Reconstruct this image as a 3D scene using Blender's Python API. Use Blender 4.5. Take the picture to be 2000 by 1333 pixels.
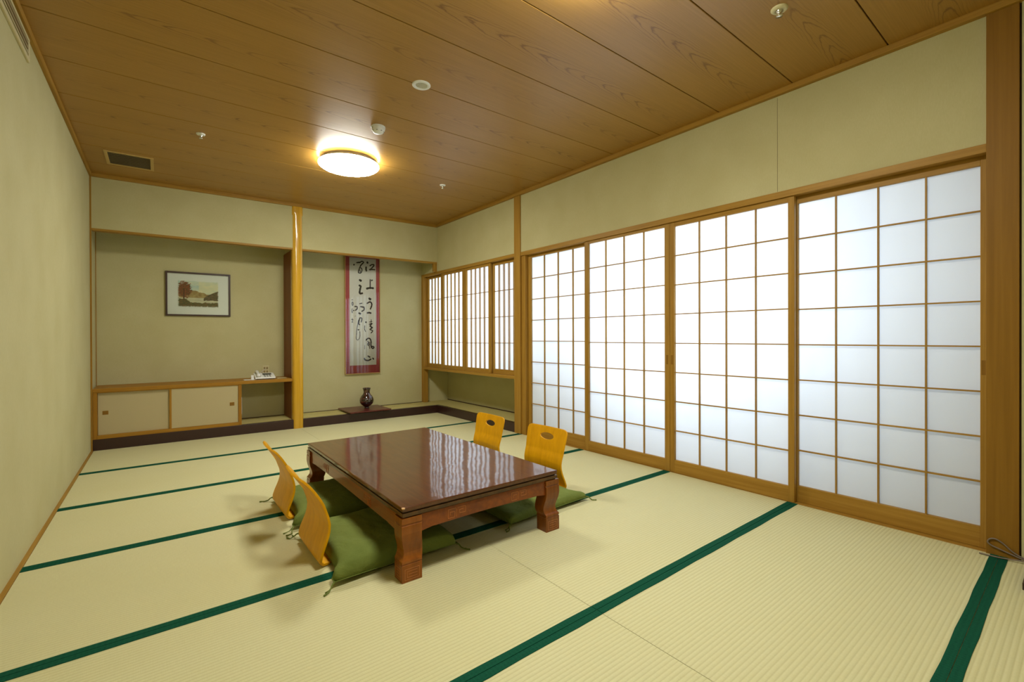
import bpy, math, random
from mathutils import Vector, Matrix, noise
random.seed(7)
for o in list(bpy.data.objects): bpy.data.objects.remove(o, do_unlink=True)
SC = bpy.context.scene; COL = SC.collection
PI = math.pi

# ------------------------------------------------------------------ camera
cam_d = bpy.data.cameras.new('camera'); cam = bpy.data.objects.new('camera', cam_d); COL.objects.link(cam)
CX, CY, CZ, YAW, PITCH, ROLL, FPX = 0.48086, -5.62022, 1.00688, 0.660458, -0.0034336, -0.0029067, 891.796
c_, s_ = math.cos(YAW), math.sin(YAW)
r_ = Vector((c_, -s_, 0)); fw_ = Vector((s_*math.cos(PITCH), c_*math.cos(PITCH), math.sin(PITCH))); u_ = r_.cross(fw_)
r2 = r_*math.cos(ROLL)+u_*math.sin(ROLL); u2 = -r_*math.sin(ROLL)+u_*math.cos(ROLL)
cam.matrix_world = Matrix(((r2.x, u2.x, -fw_.x, CX), (r2.y, u2.y, -fw_.y, CY), (r2.z, u2.z, -fw_.z, CZ), (0, 0, 0, 1)))
cam_d.sensor_fit = 'HORIZONTAL'; cam_d.sensor_width = 36; cam_d.lens = FPX/2000*36; cam_d.clip_start = .02; cam_d.clip_end = 60
SC.camera = cam
# ------------------------------------------------------------------ view, sky and daylight
SC.view_settings.view_transform = 'Standard'; SC.view_settings.look = 'None'
SC.view_settings.gamma = 1; SC.view_settings.exposure = 0; SC.view_settings.use_curve_mapping = False
wd = bpy.data.worlds.new('sky'); SC.world = wd; wd.use_nodes = True
bg = wd.node_tree.nodes['Background']; bg.inputs[0].default_value = (.62, .75, 1, 1); bg.inputs[1].default_value = 1.0
W = 3.528; H = 2.5
LAMP_COL = (1, .985, .90); LAMP_E = 66
def daylight(y0, y1, z0, z1, power, col=(.74, .86, 1)):
    l = bpy.data.lights.new('daylight', 'AREA'); l.shape = 'RECTANGLE'; l.size = z1-z0; l.size_y = y1-y0
    l.energy = power; l.color = col
    o = bpy.data.objects.new('daylight', l); COL.objects.link(o); o.location = (5.02, (y0+y1)/2, (z0+z1)/2)
    o.rotation_euler = (0, PI/2, 0)          # the area light shines along its local -Z, here towards -X, into the corridor
    return o
daylight(-4.6, -2.4, .75, 2.0, 118)
daylight(-1.3, .35, .75, 2.0, 105)

# ------------------------------------------------------------------ helpers
def warp(p):
    """the room is not quite square: ceiling and lintel rise a few cm to the right, plan skewed by 2 cm"""
    x, y, z = p; t = x/3.528; s = y/-5.
    return Vector((x+(-.025*(1-t)+.024*t)*s, y+t*(-.018+.04*s), z*(1+(.051*t-.033*s)/2.5)))
ORG = {}
def link(o, parent=None):
    COL.objects.link(o)
    if parent is not None: o.parent = parent
    return o
def tag(o, label=None, cat=None, group=None, kind=None):
    if label: o['label'] = label
    if cat: o['category'] = cat
    if group: o['group'] = group
    if kind: o['kind'] = kind
    return o
def empty(name, loc, rz=0, warped=True):
    o = bpy.data.objects.new(name, None); o.empty_display_size = .1; link(o)
    o.location = warp(loc) if warped else loc; o.rotation_euler = (0, 0, rz); ORG[o.name] = tuple(loc); return o
class MB:
    def __init__(s): s.v = []; s.f = []
    def add(s, vs, fs):
        n = len(s.v); s.v += [tuple(p) for p in vs]; s.f += [tuple(i+n for i in f) for f in fs]; return s
    def box(s, x0, x1, y0, y1, z0, z1):
        x0, x1 = min(x0, x1), max(x0, x1); y0, y1 = min(y0, y1), max(y0, y1); z0, z1 = min(z0, z1), max(z0, z1)
        return s.add([(x0,y0,z0),(x1,y0,z0),(x1,y1,z0),(x0,y1,z0),(x0,y0,z1),(x1,y0,z1),(x1,y1,z1),(x0,y1,z1)],
                     [(0,3,2,1),(4,5,6,7),(0,1,5,4),(1,2,6,5),(2,3,7,6),(3,0,4,7)])
    def lathe(s, prof, c, n=32, cap=True):
        vs = []; m = len(prof)
        for r, z in prof:
            for k in range(n):
                a = 2*PI*k/n; vs.append((c[0]+r*math.cos(a), c[1]+r*math.sin(a), c[2]+z))
        fs = []
        for i in range(m-1):
            for k in range(n):
                k2 = (k+1) % n; fs.append((i*n+k, i*n+k2, (i+1)*n+k2, (i+1)*n+k))
        if cap: fs += [tuple(range(n-1, -1, -1)), tuple((m-1)*n+k for k in range(n))]
        return s.add(vs, fs)
    def tube(s, pts, rad, n=8):
        pts = [Vector(p) for p in pts]; m = len(pts); rs = rad if isinstance(rad, (list, tuple)) else [rad]*m
        t0 = (pts[1]-pts[0]).normalized(); a = Vector((0,0,1)) if abs(t0.z) < .9 else Vector((1,0,0)); u = t0.cross(a).normalized()
        vs = []
        for i, p in enumerate(pts):
            t = (pts[min(i+1,m-1)]-pts[max(i-1,0)]).normalized(); u = (u-t*u.dot(t)).normalized(); w = t.cross(u)
            for k in range(n):
                an = 2*PI*k/n; vs.append(p+(u*math.cos(an)+w*math.sin(an))*rs[i])
        fs = []
        for i in range(m-1):
            for k in range(n):
                k2 = (k+1) % n; fs.append((i*n+k, i*n+k2, (i+1)*n+k2, (i+1)*n+k))
        fs += [tuple(range(n-1,-1,-1)), tuple((m-1)*n+k for k in range(n))]
        return s.add(vs, fs)
    def prism(s, poly, ax, a0, a1):
        """poly: 2D points in the two other axes; extruded along ax from a0 to a1"""
        n = len(poly)
        def mk(p, a):
            return {'x': (a, p[0], p[1]), 'y': (p[0], a, p[1]), 'z': (p[0], p[1], a)}[ax]
        return s.add([mk(p, a0) for p in poly]+[mk(p, a1) for p in poly],
                     [tuple(range(n)), tuple(range(2*n-1, n-1, -1))]+[(i, i+n, (i+1) % n+n, (i+1) % n) for i in range(n)])
    def build(s, name, mat, parent=None, org=None, bevel=0, smooth=False, warped=True, seg=2, label=None):
        po = ORG.get(parent.name, (0,0,0)) if parent is not None else (0,0,0)
        if org is None:
            if parent is not None: org = po
            else:
                xs = [p[0] for p in s.v]; ys = [p[1] for p in s.v]; zs = [p[2] for p in s.v]
                org = ((min(xs)+max(xs))/2, (min(ys)+max(ys))/2, min(zs))
        if org == 'mid':
            xs = [p[0] for p in s.v]; ys = [p[1] for p in s.v]; zs = [p[2] for p in s.v]
            org = ((min(xs)+max(xs))/2, (min(ys)+max(ys))/2, (min(zs)+max(zs))/2)
        W_ = warp if warped else Vector
        wo = W_(org); me = bpy.data.meshes.new(name)
        me.from_pydata([W_(p)-wo for p in s.v], [], s.f)
        me.materials.append(mat)
        o = bpy.data.objects.new(name, me); link(o, parent)
        o.location = wo-(W_(po) if parent is not None else Vector((0,0,0)))
        ORG[o.name] = tuple(org)
        fix(me)
        if smooth:
            for p in me.polygons: p.use_smooth = True
        if bevel:
            b = o.modifiers.new('bevel', 'BEVEL'); b.width = bevel; b.segments = seg; b.limit_method = 'ANGLE'
        if label: o['label'] = label
        return o
import bmesh
def fix(me):
    bm = bmesh.new(); bm.from_mesh(me); bmesh.ops.recalc_face_normals(bm, faces=bm.faces); bm.to_mesh(me); bm.free(); me.update()
def B(*a): return MB().box(*a)
def copy_tree(o, parent=None):
    c = o.copy(); link(c, parent)
    for ch in list(o.children): copy_tree(ch, c)
    return c

# ------------------------------------------------------------------ materials
def mat(name, col=(.5,.5,.5), rough=.5, metal=0, spec=.5, coat=0, coat_rough=.05, emit=None, estr=0):
    m = bpy.data.materials.new(name); m.use_nodes = True; b = m.node_tree.nodes['Principled BSDF']
    b.inputs['Base Color'].default_value = (*col, 1); b.inputs['Roughness'].default_value = rough; b.inputs['Metallic'].default_value = metal
    b.inputs['Specular IOR Level'].default_value = spec; b.inputs['Coat Weight'].default_value = coat; b.inputs['Coat Roughness'].default_value = coat_rough
    if emit: b.inputs['Emission Color'].default_value = (*emit, 1); b.inputs['Emission Strength'].default_value = estr
    return m
def srgb(r, g, b):
    f = lambda c: (c/255/12.92) if c/255 <= .04045 else ((c/255+.055)/1.055)**2.4
    return (f(r), f(g), f(b))
class NT:
    def __init__(s, m): s.m = m; s.t = m.node_tree; s.b = s.t.nodes['Principled BSDF']
    def n(s, typ, **k):
        x = s.t.nodes.new(typ)
        for a, v in k.items():
            if a.startswith('i_'): x.inputs[a[2:].replace('_', ' ')].default_value = v
            else: setattr(x, a, v)
        return x
    def l(s, a, b): s.t.links.new(a, b)
    def math(s, op, a, b=None, c=None):
        x = s.t.nodes.new('ShaderNodeMath'); x.operation = op
        for i, q in enumerate((a, b, c)):
            if q is None: continue
            if isinstance(q, (int, float)): x.inputs[i].default_value = q
            else: s.l(q, x.inputs[i])
        return x.outputs[0]
    def mapped(s, scale, coord='Object', rnd=False):
        tc = s.n('ShaderNodeTexCoord'); mp = s.n('ShaderNodeMapping'); mp.inputs['Scale'].default_value = scale
        s.l(tc.outputs[coord], mp.inputs['Vector'])
        if rnd:
            oi = s.n('ShaderNodeObjectInfo'); cb = s.n('ShaderNodeCombineXYZ')
            r = s.math('MULTIPLY', oi.outputs['Random'], 37.)
            s.l(r, cb.inputs[0]); s.l(r, cb.inputs[1]); s.l(r, cb.inputs[2]); s.l(cb.outputs[0], mp.inputs['Location'])
        return mp.outputs[0]
    def noise(s, vec, scale=1, detail=4, rough=.5, dist=0):
        x = s.n('ShaderNodeTexNoise'); x.inputs['Scale'].default_value = scale; x.inputs['Detail'].default_value = detail
        x.inputs['Roughness'].default_value = rough; x.inputs['Distortion'].default_value = dist; s.l(vec, x.inputs['Vector']); return x.outputs['Fac']
    def ramp(s, fac, stops):
        x = s.n('ShaderNodeValToRGB'); e = x.color_ramp.elements
        while len(e) < len(stops): e.new(.5)
        for i, (p, c) in enumerate(stops): e[i].position = p; e[i].color = (*c, 1)
        s.l(fac, x.inputs[0]); return x.outputs[0]
    def mix(s, fac, a, b, typ='MIX'):
        x = s.n('ShaderNodeMix'); x.data_type = 'RGBA'; x.blend_type = typ
        for i, q in ((0, fac), (6, a), (7, b)):
            if isinstance(q, (int, float)): x.inputs[i].default_value = q
            elif isinstance(q, tuple): x.inputs[i].default_value = (*q, 1)
            else: s.l(q, x.inputs[i])
        return x.outputs[2]
    def color(s, c): s.l(c, s.b.inputs['Base Color'])
    def bump(s, h, strength=.2, dist=.002):
        x = s.n('ShaderNodeBump'); x.inputs['Strength'].default_value = strength; x.inputs['Distance'].default_value = dist
        s.l(h, x.inputs['Height']); s.l(x.outputs[0], s.b.inputs['Normal'])
def wood(name, dark, light, axis='z', rough=.5, fine=70, coat=0, spec=.25):
    m = mat(name, light, rough, coat=coat, spec=spec); t = NT(m)
    sc = [fine, fine, fine]; sc['xyz'.index(axis)] = fine/35
    v = t.mapped(sc, rnd=True); a = t.noise(v, 1, 5, .6, .3)
    sc2 = [c*.16 for c in sc]; b = t.noise(t.mapped(sc2, rnd=True), 1, 2, .5)
    f = t.math('ADD', t.math('MULTIPLY', a, .65), t.math('MULTIPLY', b, .35))
    t.color(t.ramp(f, [(.36, dark), (.62, light)])); t.bump(a, .03, .0006); return m
HIN_D, HIN_L = srgb(150, 110, 36), srgb(172, 132, 54)
WOODX = wood('cypress wood x', HIN_D, HIN_L, 'x'); WOODY = wood('cypress wood y', HIN_D, HIN_L, 'y'); WOODZ = wood('cypress wood z', HIN_D, HIN_L, 'z')
PILLAR = wood('pillar wood', srgb(128, 90, 24), srgb(144, 104, 32), 'z', fine=45)
CAB = wood('cabinet wood', srgb(150, 104, 28), srgb(170, 124, 40), 'x'); CABZ = wood('cabinet wood z', srgb(146, 100, 26), srgb(166, 120, 38), 'z')
SIDEP = wood('alcove side panel wood', srgb(120, 70, 34), srgb(142, 88, 44), 'z')
TOKO = wood('polished alcove post', srgb(196, 148, 30), srgb(220, 172, 56), 'z', rough=.22, fine=30, coat=.6)
m = mat('wall covering', srgb(196, 188, 138), .85, spec=.15); t = NT(m)
v = t.mapped((1,1,1)); a = t.noise(v, 3, 3); b = t.noise(t.mapped((260,260,60)), 1, 2)
t.color(t.mix(t.math('MULTIPLY', b, .45), t.ramp(a, [(.3, srgb(191, 184, 138)), (.7, srgb(200, 194, 150))]), srgb(172, 166, 118))); t.bump(b, .12, .001); WALL = m
m = mat('lacquered black plum', srgb(50, 24, 20), .35, coat=.2, coat_rough=.15); KAMA = m
# tatami
def tatami(name, c1, c2, c3, rib=.0155):
    m = mat(name, c1, .7, spec=.25); t = NT(m)
    tc = t.n('ShaderNodeTexCoord'); sx = t.n('ShaderNodeSeparateXYZ'); t.l(tc.outputs['Object'], sx.inputs[0])
    ph = t.math('SINE', t.math('MULTIPLY', sx.outputs[1], 2*PI/rib))
    rush = t.noise(t.mapped((450, 22, 1)), 1, 3, .6); big = t.noise(t.mapped((1.1, 2.2, 1), rnd=True), 1, 3)
    fib = t.noise(t.mapped((90, 140, 1)), 1, 2)
    base = t.mix(t.math('MULTIPLY', big, 1.), c1, c2)
    base = t.mix(t.math('MULTIPLY', t.math('ADD', t.math('MULTIPLY', rush, .6), t.math('MULTIPLY', fib, .4)), .7), base, c3)
    g = t.math('MAXIMUM', t.math('MULTIPLY_ADD', ph, -1.0, -.35), 0.)
    base = t.mix(t.math('MULTIPLY', g, .34), base, srgb(150, 138, 84)); t.color(base)
    h = t.math('ADD', t.math('MULTIPLY', ph, .7), t.math('MULTIPLY', rush, .5)); t.bump(h, .35, .0016); return m
TAT = tatami('woven rush mat', srgb(223, 220, 178), srgb(214, 209, 158), srgb(194, 188, 136))
TATP = tatami('alcove rush mat', srgb(206, 196, 130), srgb(200, 186, 118), srgb(176, 164, 100), .006)
m = mat('green mat border cloth', srgb(26, 84, 62), .9, spec=.06); t = NT(m)
a = t.noise(t.mapped((160,160,160)), 1, 2); v = t.n('ShaderNodeTexVoronoi'); v.inputs['Scale'].default_value = 70; v.inputs['Randomness'].default_value = .1
tc = t.n('ShaderNodeTexCoord'); t.l(tc.outputs['Object'], v.inputs['Vector'])
t.color(t.mix(t.math('MULTIPLY', v.outputs['Distance'], .5), t.mix(a, srgb(12, 56, 42), srgb(24, 84, 62)), srgb(30, 100, 72))); HERI = m
# ceiling boards: cathedral grain running along x
m = mat('cedar ceiling board', srgb(176, 122, 66), .36, spec=.45); t = NT(m)
tc = t.n('ShaderNodeTexCoord'); sx = t.n('ShaderNodeSeparateXYZ'); t.l(tc.outputs['Object'], sx.inputs[0]); oi = t.n('ShaderNodeObjectInfo')
rn = t.math('MULTIPLY', oi.outputs['Random'], 9.)
wob = t.noise(t.mapped((1.3, 2.5, 1), rnd=True), 1, 3, .55); wob2 = t.noise(t.mapped((7, 22, 1), rnd=True), 1, 3, .6)
vv = t.math('ADD', sx.outputs[1], t.math('MULTIPLY', t.math('SUBTRACT', wob, .5), .07))
v2 = t.math('MULTIPLY', vv, vv); uu = t.math('ADD', sx.outputs[0], rn)
ph = t.math('ADD', t.math('SUBTRACT', t.math('MULTIPLY', uu, .30), t.math('MULTIPLY', v2, 36.)), t.math('MULTIPLY', t.math('SUBTRACT', wob2, .5), .07))
sn = t.math('SINE', t.math('MULTIPLY', ph, 2*PI/.048))
line = t.math('POWER', t.math('MULTIPLY_ADD', sn, .5, .5), 9.)
patch = t.noise(t.mapped((1.1, .2, 1), rnd=True), 1, 2, .5)
msk = t.math('MULTIPLY', t.math('EXPONENT', t.math('MULTIPLY', v2, -260.)), t.math('MINIMUM', t.math('MAXIMUM', t.math('MULTIPLY_ADD', patch, 4., -1.2), 0.25), 1.))
fine = t.noise(t.mapped((3, 150, 3), rnd=True), 1, 4, .6)
base = t.ramp(fine, [(.35, srgb(158, 118, 50)), (.65, srgb(170, 128, 59))])
base = t.mix(t.math('MULTIPLY', oi.outputs['Random'], .25), base, srgb(152, 112, 44))
t.color(t.mix(t.math('MULTIPLY', t.math('MULTIPLY', line, msk), .72), base, srgb(106, 66, 20))); t.bump(fine, .05, .001)
CEIL = m
DARKGAP = mat('dark joint', srgb(70, 44, 20), .9)
# paper, seen lit from behind
m = bpy.data.materials.new('shoji paper'); m.use_nodes = True; nt = m.node_tree; nt.nodes.clear()
out = nt.nodes.new('ShaderNodeOutputMaterial'); tr = nt.nodes.new('ShaderNodeBsdfTranslucent'); df = nt.nodes.new('ShaderNodeBsdfDiffuse'); mx = nt.nodes.new('ShaderNodeMixShader')
tr.inputs[0].default_value = (.90, .93, .97, 1); df.inputs[0].default_value = (.82, .82, .78, 1); mx.inputs[0].default_value = .5
nt.links.new(tr.outputs[0], mx.inputs[1]); nt.links.new(df.outputs[0], mx.inputs[2]); nt.links.new(mx.outputs[0], out.inputs[0]); PAPER = m
def glass_mat(name, tint=(1,1,1), rough=0.0, ior=1.5):
    m = bpy.data.materials.new(name); m.use_nodes = True; nt = m.node_tree; nt.nodes.clear()
    out = nt.nodes.new('ShaderNodeOutputMaterial'); a = nt.nodes.new('ShaderNodeBsdfTransparent'); b = nt.nodes.new('ShaderNodeBsdfGlossy'); mx = nt.nodes.new('ShaderNodeMixShader'); fr = nt.nodes.new('ShaderNodeFresnel')
    a.inputs[0].default_value = (*tint, 1); b.inputs['Roughness'].default_value = rough; fr.inputs[0].default_value = ior
    nt.links.new(fr.outputs[0], mx.inputs[0]); nt.links.new(a.outputs[0], mx.inputs[1]); nt.links.new(b.outputs[0], mx.inputs[2]); nt.links.new(mx.outputs[0], out.inputs[0]); return m
GLASS = glass_mat('picture glass')
WHITE = mat('white plastic', srgb(226, 228, 222), .4); GREYP = mat('grey plastic', srgb(150, 150, 140), .5); DARKP = mat('dark plastic', srgb(40, 42, 38), .4)
IVORY = mat('ivory plastic', srgb(206, 196, 150), .45); CHROME = mat('chrome', (.75,.75,.72), .2, metal=1); BRASS = mat('aged brass', srgb(150, 110, 50), .4, metal=.7)
CREAM = mat('cream door paper', srgb(186, 172, 132), .75, spec=.2)
# lacquered table
m = mat('red brown lacquer', srgb(112, 50, 24), .3, coat=.9, coat_rough=.055, spec=.15); t = NT(m)
a = t.noise(t.mapped((60, 4, 60)), 1, 4, .6, .4); w1 = t.noise(t.mapped((5, 5, 5)), 1, 1); w2 = t.noise(t.mapped((28, 22, 28)), 1, 2)
scr = t.noise(t.mapped((240, 12, 8)), 1, 2)
t.color(t.ramp(a, [(.3, srgb(76, 38, 13)), (.7, srgb(98, 53, 21))]))
bp1 = t.n('ShaderNodeBump'); bp1.inputs['Strength'].default_value = .5; bp1.inputs['Distance'].default_value = .003
t.l(t.math('ADD', w1, t.math('MULTIPLY', w2, .18)), bp1.inputs['Height']); t.l(bp1.outputs[0], t.b.inputs['Normal']); t.l(bp1.outputs[0], t.b.inputs['Coat Normal']); TTOP = m
TLEG = wood('table leg lacquer', srgb(112, 58, 10), srgb(146, 82, 18), 'z', rough=.3, fine=40, coat=.35)
TAPR = wood('table apron lacquer', srgb(108, 50, 12), srgb(136, 68, 16), 'y', rough=.3, fine=40, coat=.35)
TEDGE = wood('table edge lacquer', srgb(66, 44, 22), srgb(92, 62, 30), 'y', rough=.3, fine=40, coat=.35)
TCARV = mat('worn carved line', srgb(176, 112, 62), .5)
m = mat('moulded plywood', srgb(226, 162, 44), .45, coat=0, spec=.25); t = NT(m)
a = t.noise(t.mapped((40, 40, 1.6), rnd=True), 1, 5, .6, .5); t.color(t.ramp(a, [(.3, srgb(214, 152, 2)), (.7, srgb(232, 168, 6))])); PLY = m
m = mat('green cushion cloth', srgb(112, 134, 58), .9, spec=.15); t = NT(m)
a = t.noise(t.mapped((300, 300, 300)), 1, 2); b = t.noise(t.mapped((5, 5, 5), rnd=True), 1, 4, .6, .6)
t.color(t.mix(t.math('MULTIPLY', a, .5), t.ramp(b, [(.3, srgb(106, 120, 56)), (.7, srgb(126, 138, 70))]), srgb(90, 104, 44)))
t.bump(t.math('ADD', b, t.math('MULTIPLY', a, .06)), .6, .03); CUSH = m
m = mat('dark glazed ceramic', srgb(44, 24, 20), .15, coat=1, coat_rough=.03); t = NT(m)
a = t.noise(t.mapped((20, 20, 30)), 1, 3, .6, .8); t.color(t.ramp(a, [(.45, srgb(30, 18, 14)), (.66, srgb(92, 44, 36))])); VASE = m
BOARD = mat('red lacquer board', srgb(92, 30, 22), .35, coat=.2, coat_rough=.15)

# ================================================================== THE SETTING
L = [0, -.92, -1.83, -2.72, -3.61, -4.485, -5.362, -6.24]
XS = 1.765; HW = .029
floor = B(-.1, 5.0, -6.45, .62, -.16, -.05).build('floor', DARKGAP); tag(floor, kind='structure')
G = .0009
for i in range(7):
    for x0, x1 in ((.018, XS), (XS, W-.002)):
        y1, y0 = L[i], L[i+1]
        b0 = y0+HW if i < 6 else y0+HW; b1 = y1-HW if i > 0 else y1-.004
        mt = B(x0+G, x1-G, y0+G, y1-G, -.05, 0).build('tatami_mat', TAT, floor, 'mid')
        def border(ya, yb):
            m_ = MB(); n = 14; vs = []
            for k in range(n+1):       # cloth band, its edge very slightly wavy
                x = x0+G+(x1-x0-2*G)*k/n; wv = (.0009 if i < 5 else .0016)*math.sin(k*1.9+i*3+ya*5) if 0 < k < n else 0
                inner = yb if abs(yb-y0) > .01 and abs(yb-y1) > .01 else ya
                aa, bb = ya, yb
                if inner == yb: bb += wv
                else: aa += wv
                vs += [(x, aa, .0002), (x, bb, .0002), (x, bb, .0022), (x, aa, .0022)]
            fs = []
            for k in range(n):
                q = 4*k
                fs += [(q+3, q+7, q+6, q+2), (q, q+4, q+7, q+3), (q+1, q+2, q+6, q+5), (q, q+1, q+5, q+4)]
            fs += [(0,1,2,3), (4*n, 4*n+3, 4*n+2, 4*n+1)]
            m_.add(vs, fs).build('cloth_border', HERI, mt, 'mid')
        border(y0+G, y0+HW)
        if i > 0: border(y1-HW, y1-G)
# dark raised alcove floor, lacquered kerb around it
KZ = .10
tag(MB().box(.012, W+.0, .0, .05, -.02, KZ).build('trim_1', KAMA, bevel=.003), kind='structure')
tag(MB().box(W, W+.05, -1.737, .05, -.02, KZ).build('trim_2', KAMA, bevel=.003), kind='structure')
plat = B(.0, 4.0, .05, .60, -.05, .06); plat.box(W+.05, 4.0, -1.84, .05, -.05, .06)
plat = tag(plat.build('floor_alcove', DARKGAP), kind='structure')
B(.012, 1.72, .052, .449, .06, KZ-.001).build('alcove_mat', TATP, plat, 'mid')
B(1.78, W+.05, .052, .449, .06, KZ-.001).build('alcove_mat', TATP, plat, 'mid')
B(W+.052, 3.945, -1.77, .449, .06, KZ-.0015).build('alcove_mat', TATP, plat, 'mid')
tag(B(.012, W+.1, .444, .4495, KZ-.001, KZ+.006).build('baseboard_alcove', DARKGAP), kind='structure')
tag(B(3.94, 3.95, -1.77, .445, KZ-.001, KZ+.008).build('baseboard_recess', DARKGAP), kind='structure')
# walls
tag(B(-.1, .0, -6.45, .6, -.05, 2.62).build('wall_left', WALL), kind='structure')
wb = MB().box(0, W, .0, .07, 2.03, 2.62); wb.box(-.1, 4.1, .45, .56, -.05, 2.62)
wb.box(1.70, 1.80, .02, .45, .05, 2.1); wb.box(0, W, .07, .45, 2.30, 2.4)
tag(wb.build('wall_back', WALL, org=(0,0,0)), kind='structure')
wr = MB().box(W, W+.09, -5.424, .56, 1.905, 2.62)
wr.box(W-.013, W+.09, -6.45, -5.431, -.05, 2.62)
wr.box(3.95, 4.03, -1.84, .45, -.05, .60); wr.box(W+.1, 4.03, -1.9, .45, .585, .62); wr.box(W+.1, 4.03, -1.9, -1.77, -.05, .6)
tag(wr.build('wall_right', WALL, org=(W,0,0)), kind='structure')
tag(B(-.1, W+.1, -6.45, -6.25, -.05, 2.62).build('wall_front', WALL), kind='structure')
tag(B(W-.0008, W, -4.4, -4.3985, 1.91, 2.49).build('trim_3', DARKGAP), kind='structure')     # seam in the wall covering
# corridor behind the paper screens, with the outer windows that let the daylight in
ow = MB(); ow.box(4.9, 5.0, -6.45, .6, -.05, .7); ow.box(4.9, 5.0, -6.45, .6, 2.05, 2.62); ow.box(4.9, 5.0, -6.45, -4.65, .7, 2.05)
ow.box(4.9, 5.0, -1.85, -1.55, .7, 2.05); ow.box(4.9, 5.0, .38, .6, .7, 2.05)
ow.box(W+.1, 5.0, .56, .62, -.05, 2.62); ow.box(W+.1, 5.0, -6.45, -6.4, -.05, 2.62); ow.box(W+.09, 5.0, -6.4, .6, 2.55, 2.62)
COR = mat('corridor wall', srgb(222, 226, 230), .9)
tag(ow.build('wall_corridor', COR, org=(5,0,0)), kind='structure')
tag(B(3.63, 4.9, -6.4, -1.9, -.05, -.01).build('floor_corridor', mat('corridor carpet', srgb(165, 170, 188), .95)), kind='structure')
FR = mat('aluminium sash', srgb(120, 110, 100), .4, metal=.5)
for n, (ya, yb) in enumerate(((-4.65, -1.85), (-1.55, .38))):
    wn = MB(); ym = (ya+yb)/2
    for yy in (ya+.02, ym, yb-.02): wn.box(4.93, 4.97, yy-.02, yy+.02, .7, 2.05)
    wn.box(4.93, 4.97, ya, yb, .7, .74); wn.box(4.93, 4.97, ya, yb, 2.01, 2.05)
    wf = tag(wn.build('window_%d' % (5+n), FR), kind='structure')
    B(4.948, 4.952, ya+.04, yb-.04, .74, 2.01).build('window_pane', GLASS, wf, 'mid')
# ceiling boards
ceil = tag(B(-.05, W+.05, -6.45, .05, 2.565, 2.62).build('ceiling', DARKGAP, org=(0, 0, 2.565)), kind='structure')
ce = [0]+[-.358-.46*k for k in range(13)]+[-6.3]
for a, b in zip(ce[:-1], ce[1:]):
    yc = (a+b)/2 if (a-b) > .4 else (a-.23 if a < -1 else b+.23)
    B(.0, W, b+.0028, a-.0028, 2.53, 2.565).build('ceiling_board', CEIL, ceil, (random.uniform(.6, 3.), yc+random.uniform(-.03, .03), 2.53), bevel=.0015, seg=1)
for nm, bx, mm in (('trim_4', (0, .018, -6.25, 0, 2.498, 2.531), WOODY), ('trim_5', (W-.032, W, -6.25, 0, 2.498, 2.531), WOODY), ('trim_6', (.018, W-.032, -.03, 0, 2.498, 2.531), WOODX)):
    tag(B(*bx).build(nm, mm, bevel=.002), kind='structure')
tag(B(0, .0175, -6.24, -.002, -.02, .003).build('baseboard_left', WOODY), kind='structure')
# posts and beams
PX = W-.012
tag(B(PX, W+.08, -1.842, -1.737, -.02, 2.53).build('trim_7', WOODZ, org='mid', bevel=.002), kind='structure')
tag(B(PX, W+.09, -5.424, -5.318, -.02, 2.53).build('trim_8', PILLAR, org='mid', bevel=.002), kind='structure')
tag(B(W-.001, W+.02, -5.4308, -5.4242, 0, 2.5).build('trim_shadow_strip', DARKGAP), kind='structure')  # dark strip in the gap, its colour standing in for the pillar's edge shadow
tag(B(0.001, .0125, -.004, .01, KZ-.1, 2.5).build('trim_10', WOODZ, org='mid'), kind='structure')
tag(MB().box(W-.05, W-.001, .0, .04, 1.902, 2.03).build('trim_11', WOODZ), kind='structure')
tag(B(.012, W-.0, -.003, .07, 2.012, 2.032).build('trim_12', WOODX, bevel=.002), kind='structure')                 # beam under the fascia
tag(B(W-.012, W+.06, .385, .4495, KZ, 1.902).build('trim_13', WOODZ, org='mid', bevel=.002), kind='structure')
tag(B(1.692, 1.70, .02, .45, KZ, 2.015).build('trim_14', SIDEP, org='mid'), kind='structure')
tag(B(.001, .006, .436, .449, KZ, 2.2).build('trim_15', WOODZ, org='mid'), kind='structure')
# the alcove post: rounded polished log
p = MB(); n = 40; vs = []; zs = [-.02, .9, 1.6, 2.40, 2.405, 2.44, 2.53]
for z in zs:
    for k in range(n):
        a = 2*PI*k/n; ca, sa = math.cos(a), math.sin(a); e = .62 if z < 2.402 else .3
        rr = 1/((abs(ca)**(2/e)+abs(sa)**(2/e))**(e/2)); hw = .0575 + (.0008 if z < 1 else 0)
        vs.append((1.7475+hw*rr*ca + (.002 if z < 1 else 0), .045+.062*rr*sa, z))
fs = [(i*n+k, i*n+(k+1) % n, (i+1)*n+(k+1) % n, (i+1)*n+k) for i in range(len(zs)-1) for k in range(n)]
p.add(vs, fs); tag(p.build('trim_16', TOKO, org=(1.7475, .045, 0), smooth=True), kind='structure')
# lintel over the screens and the window
tag(MB().box(W-.006, W+.075, -5.318, -1.842, 1.866, 1.906).build('trim_17', WOODY, org='mid', bevel=.0015), kind='structure')
tag(MB().box(W-.006, W+.075, -1.737, .45, 1.870, 1.906).build('trim_18', WOODY, org='mid', bevel=.0015), kind='structure')
tag(MB().box(W+.0, W+.085, -5.318, -1.842, -.03, -.001).build('trim_19', WOODY, org='mid'), kind='structure')       # grooved sill, flush with the mats
tag(B(W+.008, W+.08, -1.905, -1.842, 0, 1.87).build('trim_20', WOODZ, org='mid'), kind='structure')
tag(MB().box(W-.010, W+.10, -1.737, .45, .568, .600).build('trim_21', WOODY, org='mid', bevel=.002), kind='structure')  # window sill

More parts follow.
